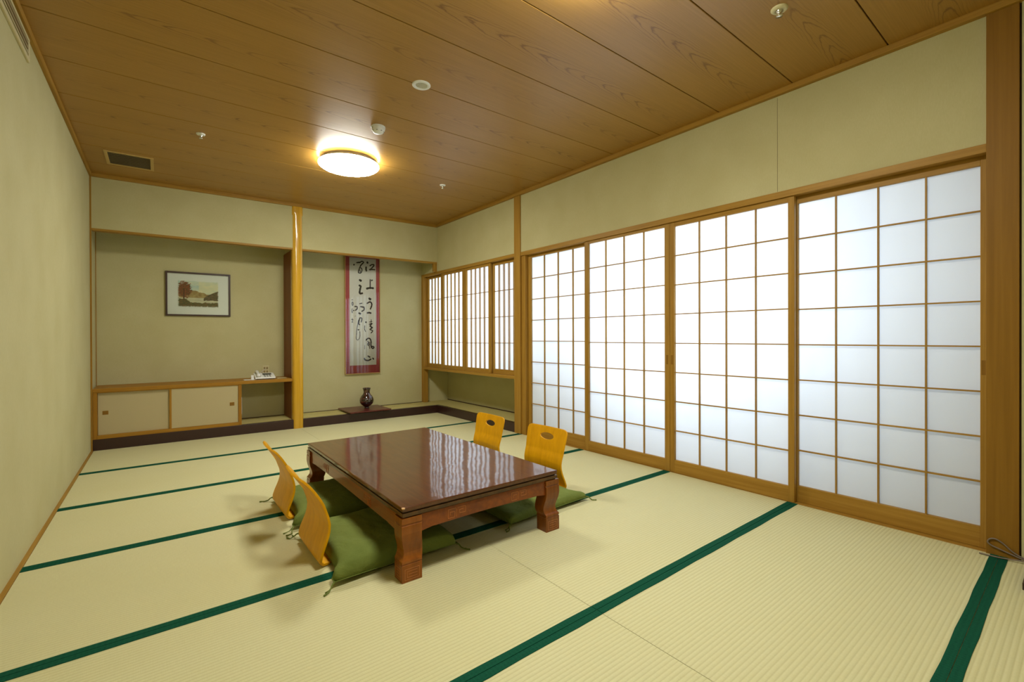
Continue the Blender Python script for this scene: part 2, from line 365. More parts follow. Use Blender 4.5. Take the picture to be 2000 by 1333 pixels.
# ---------------------------------------------------------------- sliding paper screens
def screen(name, xf, ya, yb, z0, z1, glz0, glz1, st, ncol, nrow, thick=.03, handle=None, slats=None, mun=.007):
    """ya < yb. xf: room-side face"""
    root = tag(empty(name, (xf+thick/2, (ya+yb)/2, z0)), kind='structure')
    for a, b in ((ya, ya+st), (yb-st, yb)):
        B(xf, xf+thick, a, b, z0, z1).build('stile', WOODZ, root, 'mid', bevel=.0015)
    B(xf+.001, xf+thick-.001, ya+st, yb-st, glz1, z1).build('top_rail', WOODY, root, 'mid', bevel=.0015)
    if slats is None:
        B(xf+.001, xf+thick-.001, ya+st, yb-st, z0, glz0).build('kick_board', WOODY, root, 'mid', bevel=.0015)
    else: B(xf+.001, xf+thick-.001, ya+st, yb-st, z0, glz0).build('bottom_rail', WOODY, root, 'mid', bevel=.0015)
    gy0, gy1 = ya+st, yb-st; dy = (gy1-gy0)/ncol; dz = (glz1-glz0)/nrow
    if slats is None:
        for k in range(1, ncol):
            y = gy0+dy*k; B(xf+.005, xf+.021, y-mun/2, y+mun/2, glz0, glz1).build('muntin', WOODZ, root, 'mid')
    else:
        for k in range(1, ncol):
            y = gy0+dy*k
            for d in (-.0105, .0105):
                B(xf+.008, xf+.0165, y+d-.0032, y+d+.0032, glz0, glz1).build('slat', WOODZ, root, 'mid')
    for k in range(1, nrow):
        z = glz0+dz*k; m2 = mun if slats is None else .0065
        B(xf+.0045, xf+.0205, gy0, gy1, z-m2/2, z+m2/2).build('muntin', WOODY, root, 'mid')
    xp = xf+.0215
    if slats is None: cells = [(gy0+dy*i, gy0+dy*(i+1), glz0+dz*j, glz0+dz*(j+1)) for i in range(ncol) for j in range(nrow)]
    else: cells = [(gy0, gy1, glz0+dz*j, glz0+dz*(j+1)) for j in range(nrow)]
    for a, b, c, d in cells:
        MB().add([(xp,a,c),(xp,b,c),(xp,b,d),(xp,a,d)], [(0,1,2,3)]).build('paper_pane', PAPER, root, (xp, (a+b)/2, (c+d)/2))
    if handle:
        hy, hz = handle; B(xf-.0012, xf+.004, hy-.009, hy+.009, hz-.035, hz+.035).build('finger_pull', PILLAR, root, 'mid', bevel=.001)
    return root
ZT = 1.866
screen('door_1', W+.046, -2.80, -1.905, 0, ZT, .110, 1.838, .042, 4, 8)
screen('door_2', W+.008, -3.628, -2.750, 0, ZT, .088, 1.843, .045, 4, 8, handle=(-3.606, .84))
screen('door_3', W+.008, -4.492, -3.630, 0, ZT, .093, 1.834, .036, 4, 8, handle=(-3.648, .84))
screen('door_4', W+.046, -5.335, -4.455, 0, ZT, .098, 1.823, .042, 4, 8, handle=(-5.306, .86))
sl = True
screen('window_1', W+.044, -.16, .385, .60, 1.87, .655, 1.835, .045, 5, 4, .026, slats=sl)
screen('window_2', W+.010, -.690, -.095, .60, 1.87, .652, 1.840, .052, 5, 4, .026, slats=sl)
screen('window_3', W+.010, -1.262, -.692, .60, 1.87, .650, 1.838, .045, 5, 4, .026, slats=sl)
screen('window_4', W+.044, -1.80, -1.225, .60, 1.87, .655, 1.835, .055, 5, 4, .026, slats=sl)

# ================================================================== THINGS
# ---------------------------------------------------------------- low table
def low_table():
    root = empty('low_table', (1.7185, -3.11, 0))
    tag(root, 'low rectangular red-brown lacquered table with carved curved legs on the tatami', 'table')
    X0, X1, Y0, Y1 = 1.283, 2.150, -3.862, -2.345
    B(X0, X1, Y0, Y1, .292, .3115).build('tabletop', TTOP, root, bevel=.004, seg=3)
    e = MB(); e.box(X0+.008, X1-.008, Y0+.008, Y1-.008, .2865, .292); e.box(X0-.001, X1+.001, Y0-.001, Y1+.001, .2705, .2865); e.box(X0+.007, X1-.007, Y0+.007, Y1-.007, .266, .2705)
    e.build('edge_moulding', TEDGE, root, bevel=.002)
    O0, O1, P0, P1 = 1.277, 2.160, -3.866, -2.338      # outer faces of the feet
    lev = [(.0, 0), (.072, .0), (.0735, .0025), (.077, .0025), (.0785, 0), (.087, .001), (.096, .008), (.106, .0125), (.118, .0145), (.132, .0135), (.150, .009), (.168, .0035), (.185, .0005), (.20, -.001), (.234, 0), (.236, .003), (.240, .003), (.242, 0), (.266, .001)]
    for sx, sy in ((0,0), (1,0), (0,1), (1,1)):
        m_ = MB(); vs = []
        for z, d in lev:
            wx, wy = .090, .076
            xa = O0+d if sx == 0 else O1-d; xb = O0+wx+d*.6 if sx == 0 else O1-wx-d*.6
            ya = P0+d if sy == 0 else P1-d; yb = P0+wy+d*.5 if sy == 0 else P1-wy-d*.5
            x0, x1 = min(xa, xb), max(xa, xb); y0, y1 = min(ya, yb), max(ya, yb)
            vs += [(x0,y0,z),(x1,y0,z),(x1,y1,z),(x0,y1,z)]
        n = len(lev); fs = [(0,3,2,1), (4*n-4,4*n-3,4*n-2,4*n-1)]
        for i in range(n-1):
            for k in range(4): fs.append((4*i+k, 4*i+(k+1) % 4, 4*i+4+(k+1) % 4, 4*i+4+k))
        lg = m_.add(vs, fs).build('leg', TLEG, root, bevel=.0012)
        c = MB()                                   # key fret carved on the two outer faces of the foot
        xo = O0 if sx == 0 else O1; yo = P0 if sy == 0 else P1; qx = 1 if sx == 0 else -1; qy = 1 if sy == 0 else -1
        def fretbar(face, a0, a1, z0, z1):
            if face == 'y': c.box(xo+qx*a0, xo+qx*a1, yo-.0006, yo+.0006, z0, z1)
            else: c.box(xo-.0006, xo+.0006, yo+qy*a0, yo+qy*a1, z0, z1)
        for face, wd in (('y', .090), ('x', .076)):
            a, b = .012, wd-.012; t_ = .0016
            for (p0, p1, r0, r1) in ((a, b, .010, .010+t_), (a, b, .054, .054+t_), (a, a+t_, .010, .054), (b-t_, b, .010, .054),
                                     (a+.010, b-.010, .020, .020+t_), (a+.010, b-.010, .044, .044+t_), (a+.010, a+.010+t_, .020, .044), (a+.018, b-.010, .032, .032+t_)):
                fretbar(face, p0, p1, r0, r1)
        tag(c.build('carved_fret', TCARV2, lg), kind='stuff')
    def low(u):          # lower edge of the apron, u from 0 at a leg to 1 at the middle
        if u < .015: return .193
        if u < .16: return .192+.009*((u-.015)/.145)**.6
        if u < .20: return .201+.002*math.sin((u-.16)/.04*PI)
        return .201+.005*math.sin((u-.2)/.8*PI/2)
    for nm, horiz, pos, a0, a1 in (('apron', True, P0+.010, O0+.088, O1-.088), ('apron', True, P1-.010, O0+.088, O1-.088), ('apron', False, O0+.010, P0+.074, P1-.074), ('apron', False, O1-.010, P0+.074, P1-.074)):
        N = 48; top = .267; poly = [(a0, top), (a1, top)]
        for k in range(N, -1, -1):
            u = k/N; s_d = min(u, 1-u)*2; poly.append((a0+(a1-a0)*u, low(s_d)))
        inn = .02 if pos in (P0+.010, O0+.010) else -.02
        ap = MB().prism(poly, 'y' if horiz else 'x', pos, pos+inn).build(nm, TAPR, root)
        c = MB(); t_ = .0016; out = pos-.0006*(1 if inn > 0 else -1)
        for cc in (a0+(a1-a0)*.25, a0+(a1-a0)*.75):
            for (p0, p1, r0, r1) in ((-.045, -.004, .252, .252+t_), (-.045, -.045+t_, .213, .252), (-.045, -.012, .213, .213+t_), (-.012, -.012+t_, .213, .238), (-.034, -.012, .238, .238+t_), (-.034, -.034+t_, .225, .238),
                                     (-.004, -.004+t_, .213, .252), (.004, .045, .252, .252+t_), (.045, .045+t_, .225, .252), (.014, .045, .225, .225+t_), (.014, .014+t_, .225, .240), (.014, .034, .240, .240+t_)):
                if horiz: c.box(cc+p0, cc+p1, out-.0006, out+.0006, r0, r1)
                else: c.box(out-.0006, out+.0006, cc+p0, cc+p1, r0, r1)
        tag(c.build('carved_fret', TCARV2, ap), kind='stuff')
    ch = MB().lathe([(.0, -.004), (.007, -.003), (.008, .002), (.0, .004)], (X0+.004, Y0+.004, .3085), 8, cap=False)
    ch.build('chipped_corner', mat('bare chipped wood', srgb(214, 170, 120), .7), root, label='pale chipped spot on the near corner')
    return root
TCARV2 = mat('carved line', srgb(186, 116, 58), .5)
low_table()

# ---------------------------------------------------------------- legless chairs of bent plywood
PROF = [(-.30, .005), (-.20, .005), (-.10, .006), (-.02, .008), (.012, .014), (.028, .03), (.030, .05), (.024, .08), (.012, .12), (.002, .16), (0., .19), (.006, .22), (.018, .255)]
def chair(name, loc, rz, label, top, half=.184):
    """local +X is where the sitter looks; the back's lumbar bulge is at x = 0"""
    root = empty(name, loc, rz); tag(root, label, 'chair', 'legless plywood chairs around the low table')
    back = [(x if x < 0 or z < .01 else x, z) for x, z in PROF[3:]]
    pts = [(-x, z) for x, z in back]                 # back goes to -X
    for k in range(1, 7):
        u = k/6; pts.append((-.018-(top-.018)*u**(1.3 if top > .08 else 1.1), .255+(.140 if top > .08 else .155)*u))
    # resample
    P_ = [Vector((x, 0, z)) for x, z in pts]; Ls = [0]
    for a, b in zip(P_[:-1], P_[1:]): Ls.append(Ls[-1]+(b-a).length)
    N = 56; res = []
    for k in range(N+1):
        s = Ls[-1]*k/N; i = max(j for j in range(len(Ls)) if Ls[j] <= s+1e-9); i = min(i, len(P_)-2)
        u = (s-Ls[i])/(Ls[i+1]-Ls[i]); res.append(P_[i].lerp(P_[i+1], u))
    M = 40; T = Ls[-1]; hc = T-.066; ha, hb = .066, .022
    grid = {}
    def hw(s, z):
        w = half+.006*math.cos(min(1, z/.41)*2*PI)
        if s < .075: w -= .035*(1-s/.075)
        d = T-s; R = .035
        if d < R: w -= R-math.sqrt(max(0, R*R-(R-d)**2))
        return w
    m_ = MB(); inside = set(); st = {}
    for i in range(N+1):
        for j in range(M+1):
            s = T*i/N; t_ = -1+2*j/M; w = hw(s, res[i].z); y = t_*w
            e = math.hypot(y/ha, (s-hc)/hb); st[i, j] = (s, y, e)
    def point(s, y):
        k = s/T*N; i = min(int(k), N-1); p = res[i].lerp(res[i+1], k-i)
        bow = .014*(y/.19)**2*min(1, max(0, (p.z-.02)/.12))
        return (p.x+bow, y, p.z)
    vid = {}
    faces = []
    for i in range(N):
        for j in range(M):
            cs = [(i,j), (i+1,j), (i+1,j+1), (i,j+1)]
            if sum(st[c][2] < 1 for c in cs) >= 3: continue
            faces.append(cs)
    used = {c for f in faces for c in f}
    for c in used:
        s, y, e = st[c]
        nb = sum(1 for f in faces if c in f)
        if e < 1.35 and nb < 4 and e > 0:
            a = math.atan2((s-hc)/hb, y/ha); y = ha*math.cos(a); s = hc+hb*math.sin(a)
        vid[c] = len(m_.v); m_.v.append(point(s, y))
    m_.f = [tuple(vid[c] for c in f) for f in faces]
    bk = m_.build('backrest', PLY, root, (0,0,0), smooth=True, warped=False); bk.location = (0,0,0)
    sd = bk.modifiers.new('solid', 'SOLIDIFY'); sd.thickness = .0105; sd.offset = 0
    bv = bk.modifiers.new('bevel', 'BEVEL'); bv.width = .002; bv.segments = 2; bv.limit_method = 'ANGLE'; bv.angle_limit = .9
    # seat plate, hidden under the cushion for the most part
    s_ = MB(); poly = [(.0, -.15), (.30, -.15), (.335, -.12), (.34, 0), (.335, .12), (.30, .15), (.0, .15), (-.012, .14), (-.012, -.14)]
    s_.prism(poly, 'z', .0025, .0115)
    so = s_.build('seat', PLY, root, (0,0,0), bevel=.002, warped=False); so.location = (0,0,0)
    return root
chair('legless_chair', (1.074, -3.352, 0), 0, 'yellow plywood legless chair back at the left side of the table, nearest the camera', .103, .188)
chair('legless_chair', (1.076, -2.680, 0), 0, 'yellow plywood legless chair back at the left side of the table, farther from the camera', .096, .188)
chair('legless_chair', (2.540, -3.310, 0), PI+.03, 'yellow plywood legless chair with oval handle hole, window side of the table, nearer the camera', .055)
chair('legless_chair', (2.526, -2.660, 0), PI-.02, 'yellow plywood legless chair with oval handle hole, window side of the table, nearer the alcove', .050)

def cushion(name, x0, x1, y0, y1, rz, back, label, seed, th=.062):
    """back: -1 if the chair back is at local -X, +1 at +X. Square flat floor cushion with a knotted tassel at each corner"""
    cx, cy = (x0+x1)/2, (y0+y1)/2; hx, hy = (x1-x0)/2, (y1-y0)/2
    root = empty(name, (cx, cy, 0), rz); tag(root, label, 'cushion', 'green floor cushions around the low table')
    N = 44; rg = random.Random(seed); ox = rg.uniform(0, 50)
    def P(i, j, top):
        u = -1+2*i/N; v = -1+2*j/N
        sx = hx*(1-.05*(1-v*v)**1.0*abs(u)**3); sy = hy*(1-.045*(1-u*u)*abs(v)**3)
        if back*u > .5: sx -= .035*max(0, 1-(v/.86)**8)*(abs(u)-.5)/.5
        x, y = u*sx, v*sy
        e = (1-abs(u)**5)*(1-abs(v)**5)
        h = max(0, e)**.28
        n1 = noise.noise(Vector((x*7+ox, y*7, 0))); n2 = noise.noise(Vector((x*30+y*9+ox, y*13-x*8, 3)))
        wr = .009*n1*h + .0055*n2*h - .010*math.exp(-((x*x+y*y)/.003))*1
        zc = .022+.004*(abs(u*v)**2)
        return (x, y, zc+(th-zc)*h+wr+.004*h*(1-abs(n1)) if top else zc-(zc-.0125)*h)
    m_ = MB(); ids = {}
    for top in (1, 0):
        for i in range(N+1):
            for j in range(N+1):
                edge = i in (0, N) or j in (0, N)
                if edge and not top: ids[0, i, j] = ids[1, i, j]; continue
                ids[top, i, j] = len(m_.v); m_.v.append(P(i, j, top))
    for top in (1, 0):
        for i in range(N):
            for j in range(N): m_.f.append((ids[top,i,j], ids[top,i+1,j], ids[top,i+1,j+1], ids[top,i,j+1]))
    b = m_.build('cushion_body', CUSH, root, (0,0,0), smooth=True, warped=False); b.location = (0,0,0)
    s = MB(); pts = []
    for k in range(4*N):
        a, r = divmod(k, N); i, j = [(r, 0), (N, r), (N-r, N), (0, N-r)][a]; pts.append(P(i, j, True))
    s.tube(pts+[pts[0]], .0022, 5); sm = s.build('seam_piping', CUSH, root, (0,0,0), smooth=True, warped=False); sm.location = (0,0,0)
    for sx_ in (-1, 1):
        for sy_ in (-1, 1):
            c = Vector((sx_*hx*.985, sy_*hy*.985, .024)); d = Vector((sx_*rg.uniform(.5, 1.1), sy_*rg.uniform(.4, 1.), 0)).normalized()
            q = Vector((-d.y, d.x, 0)); w = rg.uniform(-.022, .022); ln = rg.uniform(.055, .075)
            ps = [c, c+d*.012+Vector((0,0,-.002)), c+d*.026+q*w*.3+Vector((0,0,-.014)), c+d*ln*.62+q*w+Vector((0,0,-.0195)), c+d*ln*.85+q*w*.6+Vector((0,0,-.0195)), c+d*ln+q*w*.2+Vector((0,0,-.0195))]
            tz = MB().tube(ps, [.005, .0032, .0024, .0024, .0032, .0042], 6)
            w2 = -w; ps = [c, c+d*.012+Vector((0,0,-.003)), c+d*.024+q*w2*.5+Vector((0,0,-.016)), c+d*ln*.5+q*w2+Vector((0,0,-.0195)), c+d*ln*.72+q*w2*1.3+Vector((0,0,-.0195))]
            tz.tube(ps, [.004, .0028, .0022, .0022, .0036], 6)
            o_ = tz.build('corner_tassel', CUSH, root, (0,0,0), smooth=True, warped=False); o_.location = (0,0,0)
    return root
cushion('floor_cushion', 1.045, 1.625, -3.725, -3.125, 0, -1, 'plump green floor cushion at the left near corner of the table, nearest the camera', 3, .098)
cushion('floor_cushion', 1.045, 1.620, -3.020, -2.450, 0, -1, 'plump green floor cushion under the left side of the table, farther from the camera', 5, .092)
cushion('floor_cushion', 1.935, 2.575, -3.690, -3.080, .06, 1, 'flatter green floor cushion behind the right front table leg, on the window side', 8, .072)
cushion('floor_cushion', 1.965, 2.560, -2.960, -2.370, 0, 1, 'green floor cushion hidden under the table in front of the chair nearest the alcove', 11, .07)

# ---------------------------------------------------------------- ceiling fittings
def ceiling_light(y, label):
    root = empty('ceiling_light', (1.785, y, 2.53)); tag(root, label, 'lamp', 'round ceiling lights')
    z = 2.53
    MB().lathe([(.215, 0), (.222, -.004), (.222, -.022), (.238, -.028), (.240, -.032), (.20, -.034)], (1.785, y, z), 64).build('base_ring', GREYP, root, smooth=True)
    pr = [(.200, -.030), (.238, -.031), (.2455, -.036), (.2465, -.042), (.242, -.050), (.222, -.064), (.185, -.076), (.13, -.085), (.07, -.090), (.0005, -.092)]
    MB().lathe(pr, (1.785, y, z), 64).build('diffuser', LAMPM, root, smooth=True)
    return root
LAMPM = mat('lit diffuser', (.9,.9,.88), .5, emit=LAMP_COL, estr=LAMP_E)
ceiling_light(-1.672, 'round white ceiling light glowing above the table')
ceiling_light(-4.49, 'round white ceiling light nearer the camera, its glow showing at the top edge')
root = tag(empty('ceiling_speaker', (1.738, -3.128, 2.53)), 'white round flush ceiling speaker with mesh grille, set on a board joint', 'speaker')
MB().lathe([(.0545, 0), (.0545, -.003), (.050, -.006), (.036, -.006), (.034, -.003), (.033, 0)], (1.738, -3.128, 2.53), 40, cap=False).build('rim', WHITE, root, smooth=True)
g = MB().lathe([(.034, -.0005), (.034, -.0022), (.0, -.0026)], (1.738, -3.128, 2.53), 24, cap=False); g.build('grille', mat('beige mesh', srgb(176, 170, 132), .6), root)
sl_ = MB()
for k in range(-4, 5):
    w_ = math.sqrt(.032**2-(k*.007)**2); sl_.box(1.738+k*.007-.0012, 1.738+k*.007+.0012, -3.128-w_, -3.128+w_, 2.5265, 2.5285)
sl_.build('grille_bars', WHITE, root)
cx_, cy_ = 1.742, -2.437
root = tag(empty('smoke_detector', (cx_, cy_, 2.53)), 'white domed smoke detector beside the lit ceiling light', 'smoke detector')
MB().lathe([(.050, 0), (.050, -.010), (.047, -.012)], (cx_, cy_, 2.53), 36, cap=False).build('mounting_plate', WHITE, root, smooth=True)
MB().lathe([(.045, -.008), (.047, -.020), (.044, -.030), (.034, -.042), (.024, -.047), (.0005, -.048)], (cx_, cy_, 2.53), 36, cap=False).build('dome', WHITE, root, smooth=True)
vn = MB()
for k in range(8):
    a = 2*PI*k/8+.2; vn.lathe([(.0, -.003), (.0055, 0), (.0, .003)], (cx_+.040*math.cos(a), cy_+.040*math.sin(a), 2.4935), 8, cap=False)
vn.build('sensor_slot', DARKP, root)
def sprinkler(x, y, r, lab):
    root = tag(empty('sprinkler', (x, y, 2.53)), lab, 'sprinkler', 'ceiling fire sprinklers')
    MB().lathe([(r, 0), (r, -.003), (r*.86, -.008), (r*.52, -.012), (r*.46, -.006), (r*.44, 0)], (x, y, 2.53), 32, cap=False).build('escutcheon', IVORY if r > .03 else WHITE, root, smooth=True)
    MB().lathe([(r*.43, 0), (r*.42, -.012), (r*.25, -.020), (r*.18, -.030), (r*.40, -.032), (r*.42, -.035), (.0005, -.036)], (x, y, 2.53), 24, cap=False).build('sprinkler_head', CHROME, root, smooth=True)
sprinkler(.745, -1.55, .029, 'small chrome fire sprinkler on the ceiling, left of the lit ceiling light')
sprinkler(2.745, -1.57, .029, 'small chrome fire sprinkler on the ceiling, between the lit light and the far right corner')
sprinkler(2.755, -4.722, .036, 'chrome fire sprinkler on the ceiling at the top right, above the paper screens')
# ceiling air grille
root = tag(empty('ceiling_vent', (.308, -.585, 2.53)), 'rectangular beige air grille in the ceiling near the left back corner', 'vent')
x0, x1, y0, y1 = .150, .465, -.765, -.405; f_ = MB()
VB = mat('beige painted metal', srgb(190, 160, 96), .5)
f_.box(x0, x1, y0, y0+.022, 2.522, 2.53); f_.box(x0, x1, y1-.022, y1, 2.522, 2.53); f_.box(x0, x0+.022, y0+.022, y1-.022, 2.522, 2.53); f_.box(x1-.022, x1, y0+.022, y1-.022, 2.522, 2.53)
f_.build('frame', VB, root, bevel=.0015)
B(x0+.02, x1-.02, y0+.02, y1-.02, 2.5285, 2.5299).build('backing', mat('grille dark', srgb(96, 84, 58), .8), root)
for k in range(13):
    yy = y0+.036+k*.0242
    MB().add([(x0+.022, yy-.004, 2.5235), (x1-.022, yy-.004, 2.5235), (x1-.022, yy+.005, 2.5282), (x0+.022, yy+.005, 2.5282), (x0+.022, yy-.0028, 2.5228), (x1-.022, yy-.0028, 2.5228), (x1-.022, yy+.0062, 2.5275), (x0+.022, yy+.0062, 2.5275)],
             [(0,1,2,3), (7,6,5,4), (0,4,5,1), (3,2,6,7), (0,3,7,4), (1,5,6,2)]).build('louver', mat('grey louver', srgb(168, 150, 112), .6) if k == 0 else bpy.data.materials['grey louver'], root)
# wall air outlet high on the left wall
root = tag(empty('wall_vent', (0, -2.9, 2.43)), 'long cream slotted air outlet high on the left wall, top left corner', 'vent')
y0, y1, z0, z1 = -3.38, -2.425, 2.372, 2.487; f_ = MB(); VC = mat('cream painted metal', srgb(200, 190, 146), .5)
f_.box(.0, .010, y0, y1, z0, z0+.022); f_.box(.0, .010, y0, y1, z1-.016, z1); f_.box(0, .010, y0, y0+.03, z0+.022, z1-.016); f_.box(0, .010, y1-.03, y1, z0+.022, z1-.016)
f_.build('frame', VC, root, bevel=.002)
B(.0002, .0015, y0+.02, y1-.02, z0+.01, z1-.01).build('backing', mat('vent dark', srgb(34, 32, 24), .8), root)
for k in range(3):
    zz = z0+.036+k*.023; MB().box(.002, .010, y0+.03, y1-.03, zz-.004, zz+.0035).build('louver', bpy.data.materials['grey louver'] if k else VC, root)

# ---------------------------------------------------------------- alcove, left: shelf and sliding-door cabinet
tag(B(.012, 1.691, .006, .449, .5325, .564).build('alcove_shelf', CAB, bevel=.0015), 'long wooden shelf board across the left alcove, carrying the telephone', 'shelf')
root = tag(empty('low_cabinet', (.60, .23, KZ)), 'low built-in cabinet with two cream sliding doors under the alcove shelf', 'cabinet')
f_ = MB(); f_.box(.013, .044, .012, .05, KZ, .532).build('stile', CABZ, root, bevel=.001)
B(1.160, 1.190, .012, .05, KZ, .532).build('stile', CABZ, root, bevel=.001)
B(.044, 1.160, .012, .06, KZ, .134).build('bottom_rail', CAB, root, bevel=.001)
B(1.165, 1.187, .05, .449, KZ, .532).build('side_panel', CABZ, root)
B(.044, 1.160, .012, .03, .524, .532).build('top_rail', CAB, root)
B(.02, 1.165, .06, .44, KZ, .12).build('cabinet_floor', CAB, root)
def fusuma(xa, xb, yf, hx, hz):
    d = B(xa, xb, yf, yf+.012, .134, .526).build('sliding_door', CREAM, root, bevel=.001)
    B(hx-.021, hx+.021, yf-.0012, yf+.002, hz-.018, hz+.018).build('finger_pull', BRASS, d, bevel=.001)
    B(hx-.013, hx+.013, yf-.0018, yf+.002, hz-.011, hz+.011).build('pull_recess', mat('pull recess', srgb(96, 62, 24), .5), d) if False else None
    return d
d1 = fusuma(.046, .60, .036, .098, .337); d2 = fusuma(.582, 1.158, .020, 1.103, .330)
B(.572, .590, .0185, .0335, .134, .526).build('door_edge_strip', CABZ, root, bevel=.001)
root = tag(empty('wall_booklet_holder', (1.192, .12, .3)), 'small white upright flat box fixed beside the cabinet door in the open bay', 'box')
B(1.1905, 1.203, .10, .21, .205, .385).build('box_body', WHITE, root, bevel=.002)
B(1.203, 1.2045, .112, .198, .22, .37).build('cover', GREYP, root)

# telephone on the shelf
def telephone():
    zs = .564
    root = tag(empty('telephone', (1.425, .19, zs)), 'white push-button desk telephone on the alcove shelf', 'telephone')
    xa, xb = 1.335, 1.54
    prof = [(.110, zs+.006), (.115, zs+.022), (.250, zs+.060), (.290, zs+.062), (.300, zs+.045), (.300, zs+.006)]
    MB().prism(prof, 'x', xa, xb).build('phone_body', WHITE, root, bevel=.008, seg=3)
    MB().prism([(.114, zs), (.120, zs+.007), (.294, zs+.007), (.294, zs)], 'x', xa+.012, xb-.012).build('base', DARKP, root)
    def on(yy): return zs+.022+(yy-.115)*(.038/.135)
    MB().prism([(.196, on(.196)+.0005), (.196, on(.196)+.0022), (.236, on(.236)+.0022), (.236, on(.236)+.0005)], 'x', xa+.085, xb-.030).build('display', DARKP, root)
    for r in range(4):
        for c in range(3):
            x = xa+.092+c*.026; yy = .128+r*.016
            MB().prism([(yy, on(yy)), (yy, on(yy)+.0035), (yy+.010, on(yy+.010)+.0035), (yy+.010, on(yy+.010))], 'x', x, x+.017).build('key', GREYP, root)
    h = MB().tube([(xa+.035, .125, on(.125)+.004), (xa+.035, .135, on(.135)+.016), (xa+.035, .165, on(.165)+.022), (xa+.035, .225, on(.225)+.022), (xa+.035, .255, on(.255)+.014), (xa+.035, .268, on(.268)+.002)], [.020, .021, .014, .014, .021, .020], 12)
    h.build('handset', WHITE, root, smooth=True)
    cp = [(xa+.03+.006*math.cos(k*1.3), .110-.0, zs+.008+.004*math.sin(k*1.3)) for k in range(2)]
    MB().tube([(xa+.035, .118, zs+.02), (xa+.01, .105, zs+.008), (xa-.02, .14, zs+.004), (xa-.03, .22, zs+.004), (xa+.01, .34, zs+.004), (xa+.05, .40, zs+.02), (1.49, .444, .66)], .0025, 6).build('cord', WHITE, root, smooth=True)
    return root
telephone()
tag(B(1.228, 1.318, .09, .20, .5645, .5675).build('information_card', WHITE), 'white card lying on the shelf left of the telephone', 'card')
root = tag(empty('card_stand', (1.31, .10, .564)), 'small white upright card standing between the flat card and the telephone', 'card')
MB().prism([(.118, .5645), (.120, .5645), (.128, .615), (.126, .615)], 'x', 1.296, 1.322).build('upright_card', WHITE, root)
MB().prism([(.10, .5645), (.10, .5675), (.135, .5675), (.135, .5645)], 'x', 1.3205, 1.327).build('card_foot', WHITE, root)
tag(B(1.560, 1.655, .13, .22, .5645, .5685).build('notepad', IVORY), 'cream notepad lying on the shelf right of the telephone', 'notepad')
root = tag(empty('wall_socket', (1.494, .45, .66)), 'beige wall socket plate above the telephone', 'socket')
B(1.459, 1.529, .444, .45, .60, .700).build('cover_plate', IVORY, root, bevel=.002)
for q in range(2):
    for w_ in range(2): B(1.470+q*.028, 1.488+q*.028, .4425, .4445, .615+w_*.042, .640+w_*.042).build('socket_hole', mat('socket brown', srgb(146, 126, 78), .6) if (q, w_) == (0, 0) else bpy.data.materials['socket brown'], root)

# framed watercolour
root = tag(empty('framed_picture', (.843, .445, 1.264)), 'small landscape watercolour in a thin dark brown frame on the left alcove wall', 'picture')
x0, x1, z0, z1 = .549, 1.137, 1.264, 1.736; FRM = mat('dark picture frame', srgb(58, 34, 18), .4); fw = .017
for nm, a in (('frame_side', (x0, x0+fw, .428, .449, z0, z1)), ('frame_side', (x1-fw, x1, .428, .449, z0, z1)), ('frame_rail', (x0+fw, x1-fw, .428, .449, z0, z0+fw)), ('frame_rail', (x0+fw, x1-fw, .428, .449, z1-fw, z1))):
    B(*a).build(nm, FRM, root, bevel=.001)
B(x0+.01, x1-.01, .440, .448, z0+.01, z1-.01).build('mount', mat('pale mount', srgb(226, 232, 214), .8), root)
B(x0+.016, x1-.016, .4325, .4335, z0+.016, z1-.016).build('glass_pane', GLASS, root)
# the painting itself: a printed sheet whose colours are computed on a fine grid
me = bpy.data.meshes.new('painting'); NX, NZ = 110, 80; ax0, ax1, az0, az1 = .655, 1.024, 1.362, 1.645
vs = []; cols = []
def fbm(x, y, s=0): return noise.fractal(Vector((x, y, s)), 1, 2, 4)
def lerp(a, b, t): t = max(0, min(1, t)); return tuple(a[i]+(b[i]-a[i])*t for i in range(3))
def paint(u, v):
    n_ = fbm(u*9, v*7); c = lerp((222, 226, 190), (176, 206, 190), .5+.9*fbm(u*4, v*6, 3)+.2*(.7-u)); c = lerp(c, (232, 222, 160), (.9 if u > .5 else 0)*max(0, .5-abs(v-.72))*1.4)
    hill = .66-.30*abs(u-.33)**1.1-.16*max(0, u-.33)+.03*n_
    if v < hill: c = lerp((176, 158, 96), (148, 122, 70), .5+1.2*fbm(u*14, v*18, 5))
    if v < .36: c = lerp((214, 212, 168), (186, 186, 150), .5+fbm(u*5, v*30, 6))
    h2 = .30+.34*max(0, (u-.62)/.38)**.6 if u > .62 else 0
    if v < h2 and v > .26+.03*n_: c = lerp((118, 98, 66), (86, 80, 50), .5+1.3*fbm(u*15, v*15, 7))
    if v < .17+.05*fbm(u*8, 0, 9)+.20*max(0, .38-u)/.38: c = lerp((88, 92, 52), (120, 96, 54), .5+1.6*fbm(u*18, v*22, 8))
    r = math.hypot((u-.15)/.17, (v-.66)/.30)
    if r < 1+.5*fbm(u*20, v*20, 4): c = lerp((150, 82, 50), (104, 82, 46), .5+1.8*fbm(u*26, v*26, 2))
    if abs(u-.145) < .012 and .25 < v < .7: c = (84, 62, 40)
    ed = min(u, 1-u, v*.7, (1-v)*.7)+.02*fbm(u*30, v*30, 1); return lerp((226, 232, 214), c, ed/.03)
for j in range(NZ+1):
    for i in range(NX+1):
        u, v_ = i/NX, j/NZ; vs.append(warp((ax0+(ax1-ax0)*u, .4385, az0+(az1-az0)*v_))-warp((.843, .445, 1.264))); cols.append(srgb(*paint(u, v_)))
me.from_pydata(vs, [], [(j*(NX+1)+i, j*(NX+1)+i+1, (j+1)*(NX+1)+i+1, (j+1)*(NX+1)+i) for j in range(NZ) for i in range(NX)])
